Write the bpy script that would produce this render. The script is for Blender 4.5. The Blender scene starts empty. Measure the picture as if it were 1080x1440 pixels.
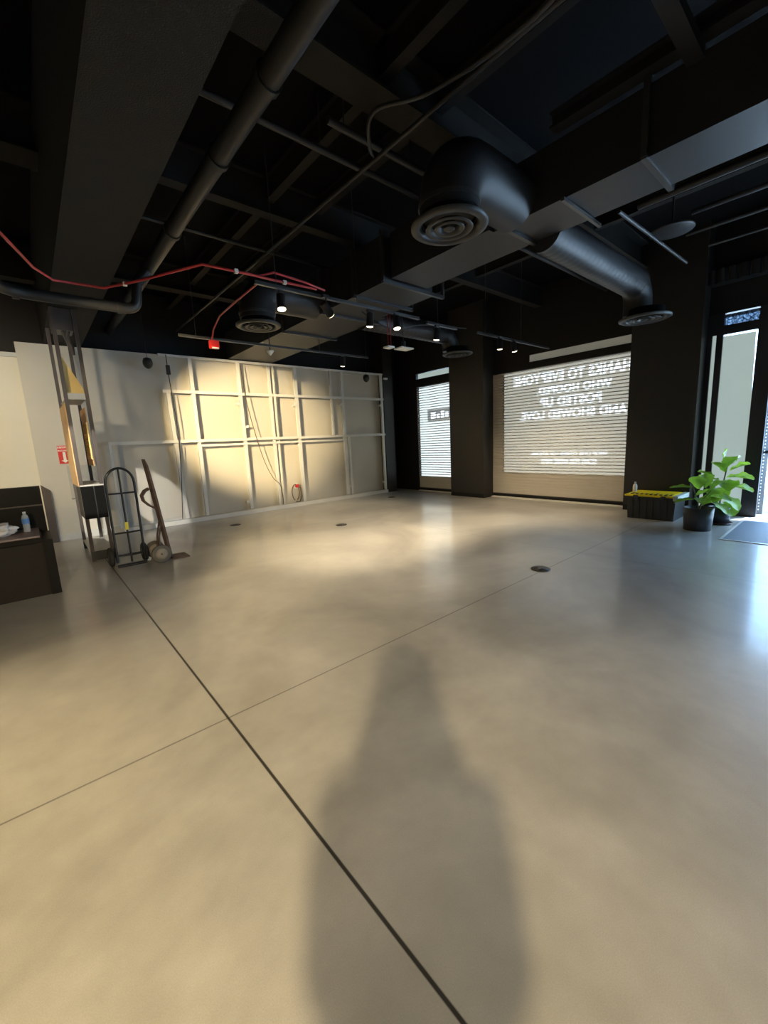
import bpy, bmesh, math, random
from mathutils import Vector, Matrix, noise
random.seed(7)
S = bpy.context.scene
COL = S.collection
PI = math.pi
V = Vector

# ------------------------------------------------------------------ materials
def new_mat(name):
    m = bpy.data.materials.new(name); m.use_nodes = True
    nt = m.node_tree
    for n in list(nt.nodes): nt.nodes.remove(n)
    out = nt.nodes.new('ShaderNodeOutputMaterial')
    return m, nt, out

def lin(c):
    return tuple(((x/255)/12.92 if x/255 <= .04045 else ((x/255+.055)/1.055)**2.4) for x in c)

def pbr(name, rgb, rough=.6, metal=0., nscale=8., namp=.12, bump=.0, bscale=60., coat=0., spec=.5):
    """principled material with a soft procedural variation of its base colour"""
    m, nt, out = new_mat(name)
    b = nt.nodes.new('ShaderNodeBsdfPrincipled')
    tc = nt.nodes.new('ShaderNodeTexCoord')
    nz = nt.nodes.new('ShaderNodeTexNoise'); nz.inputs['Scale'].default_value = nscale
    nz.inputs['Detail'].default_value = 4
    nt.links.new(tc.outputs['Object'], nz.inputs['Vector'])
    mx = nt.nodes.new('ShaderNodeMix'); mx.data_type = 'RGBA'
    c = rgb
    mx.inputs[6].default_value = (*[max(0, x*(1-namp)) for x in c], 1)
    mx.inputs[7].default_value = (*[min(1, x*(1+namp)) for x in c], 1)
    nt.links.new(nz.outputs['Fac'], mx.inputs[0])
    nt.links.new(mx.outputs[2], b.inputs['Base Color'])
    b.inputs['Roughness'].default_value = rough
    b.inputs['Metallic'].default_value = metal
    b.inputs['Coat Weight'].default_value = coat
    b.inputs['Specular IOR Level'].default_value = spec
    if bump:
        n2 = nt.nodes.new('ShaderNodeTexNoise'); n2.inputs['Scale'].default_value = bscale
        nt.links.new(tc.outputs['Object'], n2.inputs['Vector'])
        bp = nt.nodes.new('ShaderNodeBump'); bp.inputs['Strength'].default_value = bump
        bp.inputs['Distance'].default_value = .01
        nt.links.new(n2.outputs['Fac'], bp.inputs['Height']); nt.links.new(bp.outputs[0], b.inputs['Normal'])
    nt.links.new(b.outputs[0], out.inputs[0])
    return m

def emis(name, rgb, s):
    m, nt, out = new_mat(name)
    e = nt.nodes.new('ShaderNodeEmission'); e.inputs[0].default_value = (*rgb, 1); e.inputs[1].default_value = s
    nt.links.new(e.outputs[0], out.inputs[0]); return m

def see_through(name, rgb, t, rough=.5, tint=(1,1,1)):
    m, nt, out = new_mat(name)
    b = nt.nodes.new('ShaderNodeBsdfPrincipled'); b.inputs['Base Color'].default_value = (*rgb, 1)
    b.inputs['Roughness'].default_value = rough
    tr = nt.nodes.new('ShaderNodeBsdfTransparent'); tr.inputs[0].default_value = (*tint, 1)
    mx = nt.nodes.new('ShaderNodeMixShader'); mx.inputs[0].default_value = t
    nt.links.new(b.outputs[0], mx.inputs[1]); nt.links.new(tr.outputs[0], mx.inputs[2])
    nt.links.new(mx.outputs[0], out.inputs[0]); return m

def film(name, rgb, emit_rgb, emit):
    """white privacy film on glass; its own emission stands in for daylight"""
    m, nt, out = new_mat(name)
    b = nt.nodes.new('ShaderNodeBsdfPrincipled'); b.inputs['Base Color'].default_value = (*rgb, 1)
    b.inputs['Roughness'].default_value = .5
    b.inputs['Emission Color'].default_value = (*emit_rgb, 1); b.inputs['Emission Strength'].default_value = emit
    nt.links.new(b.outputs[0], out.inputs[0]); return m

def floor_material():
    m, nt, out = new_mat('polished_concrete')
    N = nt.nodes.new; L = nt.links.new
    b = N('ShaderNodeBsdfPrincipled'); tc = N('ShaderNodeTexCoord')
    n1 = N('ShaderNodeTexNoise'); n1.inputs['Scale'].default_value = .55; n1.inputs['Detail'].default_value = 5; n1.inputs['Roughness'].default_value = .55; n1.inputs['Distortion'].default_value = .6
    n2 = N('ShaderNodeTexNoise'); n2.inputs['Scale'].default_value = 5; n2.inputs['Detail'].default_value = 6; n2.inputs['Roughness'].default_value = .6
    n3 = N('ShaderNodeTexNoise'); n3.inputs['Scale'].default_value = 260; n3.inputs['Detail'].default_value = 2
    for n in (n1, n2, n3): L(tc.outputs['Object'], n.inputs['Vector'])
    r1 = N('ShaderNodeValToRGB'); r1.color_ramp.elements[0].position = .33; r1.color_ramp.elements[1].position = .68
    r1.color_ramp.elements[0].color = (.26, .25, .232, 1); r1.color_ramp.elements[1].color = (.45, .436, .405, 1)
    L(n1.outputs['Fac'], r1.inputs[0])
    def mul(col, fac, lo, hi, amt):
        mr = N('ShaderNodeMapRange'); mr.inputs[1].default_value = .2; mr.inputs[2].default_value = .8
        mr.inputs[3].default_value = lo; mr.inputs[4].default_value = hi; L(fac, mr.inputs[0])
        mx = N('ShaderNodeMix'); mx.data_type = 'RGBA'; mx.blend_type = 'MULTIPLY'; mx.inputs[0].default_value = amt
        L(col, mx.inputs[6]); L(mr.outputs[0], mx.inputs[7]); return mx.outputs[2]
    c = mul(r1.outputs[0], n2.outputs['Fac'], .86, 1.1, 1)
    c = mul(c, n3.outputs['Fac'], .88, 1.1, 1)
    # saw-cut control joints
    sx = N('ShaderNodeSeparateXYZ'); L(tc.outputs['Object'], sx.inputs[0])
    def line(axis, pos, w, lo_axis=None, lo=0, hi=0, strength=.8):
        s = N('ShaderNodeMath'); s.operation = 'SUBTRACT'; L(sx.outputs[axis], s.inputs[0]); s.inputs[1].default_value = pos
        a = N('ShaderNodeMath'); a.operation = 'ABSOLUTE'; L(s.outputs[0], a.inputs[0])
        mr = N('ShaderNodeMapRange'); mr.inputs[1].default_value = w*.6; mr.inputs[2].default_value = w*1.2
        mr.inputs[3].default_value = 1-strength; mr.inputs[4].default_value = 1; L(a.outputs[0], mr.inputs[0]); return mr.outputs[0]
    cur = c
    for (ax, p, w, st) in (('X', .64, .0075, .9), ('Y', 2.2, .006, .55), ('X', 5.1, .005, .35), ('Y', 6.75, .005, .3), ('Y', -2.4, .005, .6)):
        mx = N('ShaderNodeMix'); mx.data_type = 'RGBA'; mx.blend_type = 'MULTIPLY'; mx.inputs[0].default_value = 1
        L(cur, mx.inputs[6]); L(line(ax, p, w, strength=st), mx.inputs[7]); cur = mx.outputs[2]
    L(cur, b.inputs['Base Color'])
    rr = N('ShaderNodeMapRange'); rr.inputs[1].default_value = .3; rr.inputs[2].default_value = .7
    rr.inputs[3].default_value = .34; rr.inputs[4].default_value = .44; L(n2.outputs['Fac'], rr.inputs[0])
    L(rr.outputs[0], b.inputs['Roughness'])
    b.inputs['Specular IOR Level'].default_value = .55
    b.inputs['Coat Weight'].default_value = .5; b.inputs['Coat Roughness'].default_value = .13
    bp = N('ShaderNodeBump'); bp.inputs['Strength'].default_value = .05; bp.inputs['Distance'].default_value = .01
    L(n2.outputs['Fac'], bp.inputs['Height']); L(bp.outputs[0], b.inputs['Normal'])
    L(b.outputs[0], out.inputs[0]); return m

M = {}
M['floor'] = floor_material()
M['black'] = pbr('matt_black_paint', (.013, .0125, .0125), .6, spec=.25)
M['deck'] = pbr('black_ceiling_paint', (.0022, .0022, .0026), .9, spec=.12)
M['beam'] = pbr('black_beam_paint', (.019, .018, .0165), .85, spec=.2, bump=.4, bscale=120)
M['duct'] = pbr('black_duct_paint', (.018, .018, .0195), .48, spec=.38)
M['steel'] = pbr('black_satin_steel', (.03, .029, .029), .38)
M['colpaint'] = pbr('charcoal_column_paint', (.024, .022, .0205), .4, spec=.4)
M['white'] = pbr('off_white_paint', (.54, .51, .44), .75, nscale=1.2, namp=.07)
M['cream'] = pbr('cream_paint', (.68, .64, .53), .7, nscale=1.5, namp=.04)
M['stud'] = pbr('white_steel_stud', (.64, .63, .59), .45, nscale=3)
M['base'] = pbr('white_baseboard', (.52, .52, .49), .5)
M['bench'] = pbr('dark_laminate', (.008, .0072, .0065), .45, spec=.15)
M['benchfront'] = pbr('dark_brown_panel', (.022, .018, .014), .5, spec=.15)
M['wood_top'] = pbr('grey_rose_woodgrain', (.30, .22, .20), .4, nscale=6, namp=.3)
M['ply'] = pbr('plywood', (.66, .40, .17), .6, nscale=5, namp=.12)
M['yellowcard'] = pbr('yellow_corrugated_card', (.72, .50, .18), .6)
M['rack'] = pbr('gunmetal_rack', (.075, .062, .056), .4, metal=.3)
M['rackbox'] = pbr('black_cabinet', (.004, .004, .004), .4, spec=.12)
M['greyboard'] = pbr('grey_board', (.42, .41, .38), .5)
M['htblack'] = pbr('black_powder_coat', (.012, .013, .016), .3)
M['rust'] = pbr('rusted_brown_steel', (.10, .062, .045), .65, nscale=30, namp=.4)
M['rubber'] = pbr('black_rubber', (.025, .024, .023), .75)
M['oldtyre'] = pbr('worn_grey_tyre', (.11, .10, .085), .8)
M['hub'] = pbr('worn_wheel_disc', (.26, .23, .18), .6, nscale=20, namp=.3)
M['red'] = pbr('red_conduit', (.42, .028, .035), .4)
M['redplastic'] = pbr('red_plastic', (.55, .02, .015), .35)
M['signred'] = pbr('sign_red', (.62, .02, .015), .4)
M['signwhite'] = pbr('sign_white', (.85, .8, .72), .4)
M['whiteplastic'] = pbr('white_plastic', (.7, .68, .64), .4)
M['chrome'] = pbr('galvanised_steel', (.45, .45, .46), .3, metal=.9)
M['alu'] = pbr('brushed_metal_track', (.16, .15, .14), .35, metal=.8)
M['ydecal'] = pbr('yellow_decal', (.75, .62, .05), .5)
M['slat'] = pbr('beige_shutter_slat', (.50, .46, .39), .5, nscale=2, namp=.04)
M['perf'] = see_through('perforated_shutter_slat', (.52, .48, .41), .52)
M['perf1'] = see_through('perforated_shutter_slat_lit', (.52, .50, .45), .6)  # paler, clearer slat copy; the brighter window is put into the colour
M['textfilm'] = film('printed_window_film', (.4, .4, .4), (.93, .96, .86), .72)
M['brightfilm'] = film('daylight_glow_film', (.6, .6, .6), (.80, .95, 1.0), 1.6)
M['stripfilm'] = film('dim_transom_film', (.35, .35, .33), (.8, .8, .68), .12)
M['letter'] = emis('daylight_glow_letter', (.80, .92, 1.0), 3.2)  # letters glow themselves, in place of daylight shining through
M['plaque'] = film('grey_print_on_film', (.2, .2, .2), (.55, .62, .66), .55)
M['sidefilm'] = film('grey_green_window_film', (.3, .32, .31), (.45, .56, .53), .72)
M['tote'] = pbr('black_tote_plastic', (.028, .031, .033), .38)
M['lid'] = pbr('yellow_tote_lid', (.85, .66, .01), .4)
M['tape'] = pbr('pale_green_tape', (.55, .65, .58), .4)
M['pot'] = pbr('dark_grey_pot', (.045, .047, .052), .4)
M['soil'] = pbr('potting_soil', (.03, .02, .014), .9, bump=.8, bscale=40)
M['saucer'] = pbr('brown_saucer', (.07, .03, .025), .4)
M['stem'] = pbr('plant_stem', (.16, .14, .07), .7)
M['mat'] = pbr('grey_entrance_mat', (.10, .12, .16), .55, nscale=40, namp=.2)
M['mattrim'] = pbr('aluminium_mat_edge', (.6, .62, .64), .35, metal=.6)
M['doorframe'] = pbr('dark_bronze_frame', (.018, .016, .017), .35)
M['paleblue'] = pbr('pale_door_leaf_panel', (.45, .55, .6), .35)
M['lens'] = emis('lamp_lens', (1.0, .83, .55), 7)
M['lensw'] = emis('lamp_lens_soft', (1.0, .86, .62), 4)
M['bag'] = see_through('thin_plastic_bag', (.78, .76, .74), .12, .25)
M['bottle'] = see_through('clear_bottle_plastic', (.75, .8, .85), .6, .08)
M['bluelabel'] = pbr('blue_bottle_label', (.08, .22, .55), .4)
M['cable'] = pbr('black_cable', (.015, .014, .013), .5)
M['browncable'] = pbr('brown_cable', (.12, .085, .055), .5)
M['brass'] = pbr('brass_floor_cover', (.05, .05, .055), .35, metal=.7)
M['pave'] = pbr('pale_pavement', (.55, .58, .6), .8)
M['cloth'] = pbr('dark_jacket', (.03, .03, .035), .9)
M['jeans'] = pbr('blue_denim', (.04, .06, .12), .9)
M['skin'] = pbr('skin', (.45, .27, .19), .5)
M['hair'] = pbr('dark_hair', (.02, .014, .01), .7)
M['shoe'] = pbr('grey_shoe', (.15, .15, .16), .6)
M['glass'] = see_through('window_glass', (.02, .03, .03), .9, .03, (.93, .98, 1))

def glass_fix():
    nt = M['glass'].node_tree
glass_fix()

def leaf_material():
    m, nt, out = new_mat('fig_leaf')
    b = nt.nodes.new('ShaderNodeBsdfPrincipled'); tr = nt.nodes.new('ShaderNodeBsdfTranslucent')
    tc = nt.nodes.new('ShaderNodeTexCoord'); nz = nt.nodes.new('ShaderNodeTexNoise'); nz.inputs['Scale'].default_value = 6
    rp = nt.nodes.new('ShaderNodeValToRGB')
    rp.color_ramp.elements[0].color = (.06, .15, .02, 1); rp.color_ramp.elements[1].color = (.34, .55, .05, 1)
    rp.color_ramp.elements[0].position = .35; rp.color_ramp.elements[1].position = .68
    nt.links.new(tc.outputs['Object'], nz.inputs['Vector']); nt.links.new(nz.outputs['Fac'], rp.inputs[0])
    nt.links.new(rp.outputs[0], b.inputs['Base Color']); b.inputs['Roughness'].default_value = .35
    tr.inputs[0].default_value = (.35, .6, .05, 1)
    mx = nt.nodes.new('ShaderNodeMixShader'); mx.inputs[0].default_value = .35
    nt.links.new(b.outputs[0], mx.inputs[1]); nt.links.new(tr.outputs[0], mx.inputs[2]); nt.links.new(mx.outputs[0], out.inputs[0])
    return m
M['leaf'] = leaf_material()

def speckle_film():
    m, nt, out = new_mat('speckled_transom_glass')
    tc = nt.nodes.new('ShaderNodeTexCoord'); vz = nt.nodes.new('ShaderNodeTexNoise'); vz.inputs['Scale'].default_value = 26
    vz.inputs['Detail'].default_value = 6; vz.inputs['Roughness'].default_value = .8
    nt.links.new(tc.outputs['Object'], vz.inputs['Vector'])
    rp = nt.nodes.new('ShaderNodeValToRGB'); rp.color_ramp.elements[0].position = .40; rp.color_ramp.elements[1].position = .62
    nt.links.new(vz.outputs['Fac'], rp.inputs[0])
    d = nt.nodes.new('ShaderNodeBsdfPrincipled'); d.inputs['Base Color'].default_value = (.03, .04, .06, 1)
    t = nt.nodes.new('ShaderNodeBsdfTransparent'); t.inputs[0].default_value = (.26, .30, .34, 1)
    mx = nt.nodes.new('ShaderNodeMixShader'); nt.links.new(rp.outputs[0], mx.inputs[0])
    nt.links.new(d.outputs[0], mx.inputs[1]); nt.links.new(t.outputs[0], mx.inputs[2]); nt.links.new(mx.outputs[0], out.inputs[0])
    return m
M['speckle'] = speckle_film()

# ------------------------------------------------------------------ mesh builder
class MB:
    def __init__(s): s.v = []; s.f = []; s.sm = []; s.mi = []; s.cur = 0
    def add(s, vs, fs, smooth=False):
        o = len(s.v); s.v += [V(p) for p in vs]
        for f in fs: s.f.append([i+o for i in f]); s.sm.append(smooth); s.mi.append(s.cur)
        return s
    def box(s, x0, x1, y0, y1, z0, z1, bev=0.):
        if bev > 0:
            bm = bmesh.new(); bmesh.ops.create_cube(bm, size=1)
            bmesh.ops.scale(bm, vec=(x1-x0, y1-y0, z1-z0), verts=bm.verts)
            bmesh.ops.translate(bm, vec=((x0+x1)/2, (y0+y1)/2, (z0+z1)/2), verts=bm.verts)
            bmesh.ops.bevel(bm, geom=bm.edges[:], offset=bev, segments=2, affect='EDGES', profile=.5)
            s.bm(bm); return s
        vs = [(x, y, z) for z in (z0, z1) for y in (y0, y1) for x in (x0, x1)]
        return s.add(vs, [(0, 2, 3, 1), (4, 5, 7, 6), (0, 1, 5, 4), (2, 6, 7, 3), (0, 4, 6, 2), (1, 3, 7, 5)])
    def bm(s, bm, smooth=False, mat=None):
        if mat is not None: bm.transform(mat)
        bm.verts.index_update()
        s.add([v.co.copy() for v in bm.verts], [[v.index for v in f.verts] for f in bm.faces], smooth); bm.free(); return s
    def tube(s, pts, r, n=12, closed=False, cap=True, square=False):
        pts = [V(p) for p in pts]; N = len(pts)
        rs = r if isinstance(r, (list, tuple)) else [r]*N
        up = None; rings = []
        for i, p in enumerate(pts):
            if closed: t = (pts[(i+1) % N]-pts[i-1])
            else: t = pts[min(i+1, N-1)]-pts[max(i-1, 0)]
            t.normalize()
            if up is None:
                up = V((0, 0, 1)) if abs(t.z) < .9 else V((1, 0, 0))
            a = t.cross(up).normalized(); b2 = a.cross(t).normalized(); up = b2
            ring = []
            for k in range(n):
                th = 2*PI*k/n + (PI/4 if square else 0)
                rr = rs[i]*(1.4142 if square else 1)
                ring.append(p + a*math.cos(th)*rr + b2*math.sin(th)*rr)
            rings.append(ring)
        vs = [q for rg in rings for q in rg]; fs = []
        for i in range(N if closed else N-1):
            j = (i+1) % N
            for k in range(n): fs.append((i*n+k, i*n+(k+1) % n, j*n+(k+1) % n, j*n+k))
        s.add(vs, fs, not square)
        if cap and not closed:
            s.add(rings[0], [tuple(range(n-1, -1, -1))]); s.add(rings[-1], [tuple(range(n))])
        return s
    def bar(s, a, b, w): return s.tube([a, b], w, 4, square=True)
    def cyl(s, a, b, r, n=24, r2=None): return s.tube([a, b], [r, r if r2 is None else r2], n)
    def lathe(s, prof, c=(0, 0, 0), n=32, axis=None, smooth=True):
        """profile of (radius, height) about an axis"""
        c = V(c); vs = []; fs = []
        q = V((0, 0, 1)).rotation_difference(V(axis).normalized()) if axis is not None else None
        for (r, h) in prof:
            for k in range(n):
                p = V((r*math.cos(2*PI*k/n), r*math.sin(2*PI*k/n), h))
                if q is not None: p = q @ p
                vs.append(c+p)
        for i in range(len(prof)-1):
            for k in range(n): fs.append((i*n+k, i*n+(k+1) % n, (i+1)*n+(k+1) % n, (i+1)*n+k))
        return s.add(vs, fs, smooth)
    def prism(s, poly, d):
        d = V(d); a = [V(p) for p in poly]; n = len(a)
        vs = a+[p+d for p in a]
        fs = [tuple(range(n-1, -1, -1)), tuple(range(n, 2*n))]+[(i, (i+1) % n, n+(i+1) % n, n+i) for i in range(n)]
        return s.add(vs, fs)
    def make(s, name, mats, parent=None, origin=None):
        if origin is None:
            if parent is not None: origin = parent.location.copy() if parent.parent is None else V((0, 0, 0))
            else:
                mn = [min(v[i] for v in s.v) for i in range(3)]; mxx = [max(v[i] for v in s.v) for i in range(3)]
                origin = V(((mn[0]+mxx[0])/2, (mn[1]+mxx[1])/2, mn[2]))
        if parent is not None and parent.parent is not None:
            origin = parent.parent.location.copy()
        origin = V(origin)
        me = bpy.data.meshes.new(name)
        me.from_pydata([v-origin for v in s.v], [], s.f)
        me.polygons.foreach_set('use_smooth', s.sm)
        for m in (mats if isinstance(mats, (list, tuple)) else [mats]): me.materials.append(M[m])
        me.polygons.foreach_set('material_index', s.mi)
        bm = bmesh.new(); bm.from_mesh(me); bmesh.ops.recalc_face_normals(bm, faces=bm.faces); bm.to_mesh(me); bm.free()
        me.update()
        o = bpy.data.objects.new(name, me); COL.objects.link(o)
        if parent is None: o.location = origin
        else: o.parent = parent
        return o

def tag(o, label, cat, group=None):
    o['label'] = label; o['category'] = cat
    if group: o['group'] = group
    return o
def thing(name, label, cat, loc=(0, 0, 0), group=None):
    o = bpy.data.objects.new(name, None); COL.objects.link(o); o.location = loc
    o.empty_display_size = .1
    return tag(o, label, cat, group)
def struct(mb, name, mats, parent=None):
    o = mb.make(name, mats, parent)
    if parent is None: o['kind'] = 'structure'
    return o

# ------------------------------------------------------------------ camera (wide phone lens, held a little tilted)
v1 = V((1220-540, 588-720)); v2 = V((40-540, 645-720))
f = math.sqrt(-(v1.x*v2.x+v1.y*v2.y))
ax = V((v1.x, v1.y, f)).normalized(); ay = V((v2.x, v2.y, f)).normalized(); az = ax.cross(ay)
if az.y > 0: az = -az
H = 1.5
right = V((ax[0], ay[0], az[0])); down = V((ax[1], ay[1], az[1])); fwd = V((ax[2], ay[2], az[2]))
cam = bpy.data.cameras.new('camera'); co = bpy.data.objects.new('camera', cam); COL.objects.link(co)
fwd.normalize(); right = (right-fwd*right.dot(fwd)).normalized(); up_ = right.cross(fwd).normalized()
mat = Matrix.Identity(4)
for i in range(3): mat[i][0] = right[i]; mat[i][1] = up_[i]; mat[i][2] = -fwd[i]; mat[i][3] = (0, 0, H)[i]
co.matrix_world = mat
cam.sensor_fit = 'VERTICAL'; cam.sensor_height = 36; cam.lens = f/1440*36; cam.clip_start = .01; cam.clip_end = 200
S.camera = co

# ------------------------------------------------------------------ room shell
ZC = 4.6
fo = MB().box(-4.6, 9.3, -5.2, 9.8, -.1, 0).make('floor', 'floor', origin=(0, 0, 0)); fo['kind'] = 'structure'
struct(MB().box(-4.6, 9.3, -5.2, 9.8, ZC, ZC+.1), 'ceiling', 'deck')
b = MB().box(-4.6, 9.3, 9.6, 9.8, 0, ZC)
struct(b, 'wall_back', 'black')
struct(MB().box(.1, 7.97, 9.35, 9.58, 0, 3.42), 'wall_partition', 'white')
struct(MB().box(-4.5, .1, 9.42, 9.58, 0, 3.24), 'wall_cream', 'cream')
struct(MB().box(-4.5, .1, 9.38, 9.42, 3.18, 3.25), 'trim_1', 'base')
struct(MB().box(-4.6, -4.5, -5.2, 9.8, 0, ZC), 'wall_left', 'cream')
struct(MB().box(-4.6, 9.3, -5.2, -5.1, 0, ZC), 'wall_front', 'cream')
struct(MB().box(.1, 2.3, 9.32, 9.35, 0, .13).box(-4.5, .1, 9.39, 9.42, 0, .13), 'baseboard_back', 'base')
# storefront side
wr = MB()
wr.box(8.82, 9.2, 1.98, 9.6, 3.37, ZC)
wr.box(8.82, 9.2, 8.66, 9.6, 0, 3.37)
wr.box(8.82, 9.2, 6.08, 7.1, 0, 3.37)
wr.box(8.82, 9.2, 2.0, 2.95, 0, 3.37)
wr.box(8.82, 9.2, 7.1, 8.66, 2.99, 3.22)
wr.box(8.82, 9.2, 2.95, 6.08, 2.95, 3.10)
wr.box(8.82, 9.2, 5.1, 6.08, 3.10, 3.37)
wr.box(8.82, 9.2, 2.95, 5.1, 3.25, 3.37)
wr.box(8.82, 9.2, -5.1, 2.0, 3.27, ZC)
struct(wr, 'wall_right', 'black')
struct(MB().box(8.85, 8.87, 7.1, 8.6, 3.22, 3.36), 'window_4', 'sidefilm')
struct(MB().box(8.85, 8.87, 2.95, 5.1, 3.10, 3.25), 'window_5', 'stripfilm')

def column(x0, x1, y0, y1, label):
    t = thing('column', label, 'column', ((x0+x1)/2, (y0+y1)/2, 0))
    MB().box(x0, x1, y0, y1, 0, ZC).make('shaft', 'colpaint', t)
    MB().box(x0-.006, x0-.001, y0+.004, y1-.004, 0, .10).make('plinth', 'black', t)
    return t
column(8.47, 8.82, 1.87, 2.90, 'wide charcoal column behind the yellow-lidded tote')
column(8.4, 8.82, 6.03, 7.07, 'charcoal column standing between the narrow and the wide shuttered windows')
column(8.0, 8.36, 9.17, 9.6, 'slim charcoal pilaster at the right end of the white stud wall')

# shutters ---------------------------------------------------------------
def shutter(label, y0, y1, ztop, zsolid, solid_y, perf, pitch):
    t = thing('roller_shutter', label, 'shutter', (8.8, (y0+y1)/2, 0))
    m = MB(); z = zsolid
    while z < ztop-.001:
        zt = min(z+pitch, ztop); zr = z+(zt-z)*.30; zm = (z+zr)/2
        m.cur = 0   # solid bulged rib
        for (ya, yb) in ((y0, y1),):
            pf = [(8.802, z), (8.790, z+(zm-z)*.5), (8.787, zm), (8.790, zr-(zr-zm)*.5), (8.802, zr), (8.808, zr), (8.808, z)]
            m.prism([(px, ya, pz) for px, pz in pf], (0, yb-ya, 0))
        m.cur = 1   # perforated band
        m.add([(8.802, y0, zr), (8.802, solid_y, zr), (8.802, solid_y, zt), (8.802, y0, zt)], [(0, 1, 2, 3)])
        m.cur = 0
        if solid_y < y1: m.add([(8.802, solid_y, zr), (8.802, y1, zr), (8.802, y1, zt), (8.802, solid_y, zt)], [(0, 1, 2, 3)])
        z = zt
    m.make('slat_curtain', ['slat', perf], t)
    s = MB(); z = .10
    while z < zsolid-.001:
        zt = min(z+pitch, zsolid)
        pf = [(8.803, z), (8.797, z+.004), (8.795, (z+zt)/2), (8.797, zt-.004), (8.803, zt), (8.81, zt), (8.81, z)]
        s.prism([(px, y0, pz) for px, pz in pf], (0, y1-y0, 0)); z = zt
    s.make('solid_slats', 'slat', t)
    MB().box(8.785, 8.815, y0, y1, .075, .10).make('bottom_rail', 'steel', t)
    for ya, yb in ((y0-.03, y0), (y1, y1+.03)):
        MB().box(8.775, 8.82, ya, yb, .0, ztop).make('guide_rail', 'black', t)
    MB().box(8.81, 8.815, y0, y1, 0, .08).make('shadow_gap_panel', 'black', t)  # black sheet; shade under the curtain put into its colour
    return t
shutter('narrow bright daylit roller shutter between the pilaster and the column', 7.12, 8.61, 3.0, .42, 8.61, 'perf1', .068)
shutter('wide beige roller shutter with mirrored lettering showing through', 2.96, 6.04, 2.95, .60, 5.76, 'perf', .068)
MB_ = MB().box(8.70, 8.80, 2.96, 6.02, 0, .022)
struct(MB_, 'trim_2', 'stud'); struct(MB().box(8.72, 8.80, 7.12, 8.6, 0, .022), 'trim_3', 'stud')

# window panes behind the shutters
struct(MB().box(8.93, 8.95, 7.1, 8.66, .1, 2.99), 'window_1', 'brightfilm')
struct(MB().box(8.93, 8.95, 2.95, 5.80, .55, 2.95), 'window_2', 'textfilm')
struct(MB().box(8.96, 9.0, 2.95, 6.08, 0, 2.95).box(8.96, 9.0, 7.1, 8.66, 0, .1), 'wall_behind_shutters', 'black')

def text_mesh(txt, y0, y1, z0, z1, x, name, mat, parent, bold=.038, thick=.002):
    cu = bpy.data.curves.new('t', 'FONT'); cu.body = txt; cu.size = 1; cu.offset = bold; cu.space_character = 1.08
    to = bpy.data.objects.new('t', cu); COL.objects.link(to)
    bpy.context.view_layer.update()
    dg = bpy.context.evaluated_depsgraph_get()
    me = bpy.data.meshes.new_from_object(to.evaluated_get(dg))
    bpy.data.objects.remove(to)
    xs = [v.co.x for v in me.vertices]; ys = [v.co.y for v in me.vertices]
    ax0, ax1, ay0, ay1 = min(xs), max(xs), min(ys), max(ys)
    o_ = parent.location
    for v in me.vertices:
        yy = y0+(v.co.x-ax0)/(ax1-ax0)*(y1-y0); zz = z0+(v.co.y-ay0)/(ay1-ay0)*(z1-z0)
        v.co = V((x, yy, zz))-o_
    me.materials.append(M[mat]); me.name = name
    o = bpy.data.objects.new(name, me); COL.objects.link(o); o.parent = parent
    return o
sg = thing('window_lettering', 'bright cut-out window lettering read in reverse behind the wide shutter', 'lettering', (8.92, 4.2, 1))
for txt, y0, y1, z0, z1 in (('THANKS TO EVERYONE', 2.86, 5.55, 2.62, 2.835), ('WHO HOOPED,', 3.36, 4.96, 2.335, 2.535), ('POSTED UP', 3.55, 4.87, 2.085, 2.285), ('AND SHOWED LOVE.', 3.06, 5.38, 1.82, 2.01)):
    text_mesh(txt, y0, y1, z0, z1, 8.922, 'headline_lettering', 'letter', sg)
for txt, y0, y1, z0, z1 in (('SHOP OUR OTHER LOCATIONS,', 3.39, 5.09, .985, 1.10), ('SCAN FOR MORE INFO', 3.60, 4.82, .825, .935)):
    text_mesh(txt, y0, y1, z0, z1, 8.922, 'small_lettering', 'letter', sg, bold=.012)
pq = thing('window_decal', 'small grey rectangular decal on the narrow daylit window', 'decal', (8.92, 7.9, 1.98))
MB().box(8.918, 8.925, 7.12, 8.33, 2.0, 2.33).make('backing', 'plaque', pq)
dl = MB()
for (a0, a1, z0, z1) in ((7.2, 7.32, 2.08, 2.25), (7.36, 7.5, 2.08, 2.25), (7.55, 7.66, 2.1, 2.23), (7.7, 7.82, 2.08, 2.27), (7.87, 7.98, 2.08, 2.2), (8.02, 8.2, 2.08, 2.25)):
    dl.box(8.912, 8.916, a0, a1, z0, z1)
dl.make('blurred_marks', 'letter', pq)

# glazed entrance ---------------------------------------------------------
# window 3: tall pane beside the door, dark frame with a grey-green film
w3 = MB()
w3.box(8.80, 8.90, 1.66, 1.745, 0, 3.27)      # left mullion
w3.box(8.80, 8.90, 1.80, 2.0, 0, 3.27)
w3.box(8.80, 8.90, 1.04, 1.235, 0, 3.27)       # door post
w3.box(8.80, 8.90, 1.235, 1.66, 0, .19)
w3.box(8.80, 8.90, 1.235, 1.66, 2.94, 3.08)
w3.box(8.80, 8.90, 1.745, 1.80, 0, .1).box(8.80, 8.90, 1.745, 1.80, 2.95, 3.27)
w3.box(8.80, 8.90, -5.1, 1.04, 2.94, 3.08)
o3 = struct(w3, 'window_3', 'doorframe')
struct(MB().prism([(8.84, y, z) for y, z in ((1.236, .19), (1.66, .19), (1.66, 2.92), (1.262, 2.915), (1.255, 2.55), (1.25, 2.2), (1.237, 1.9))], (.01, 0, 0)), 'film', 'sidefilm', o3)
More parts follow.
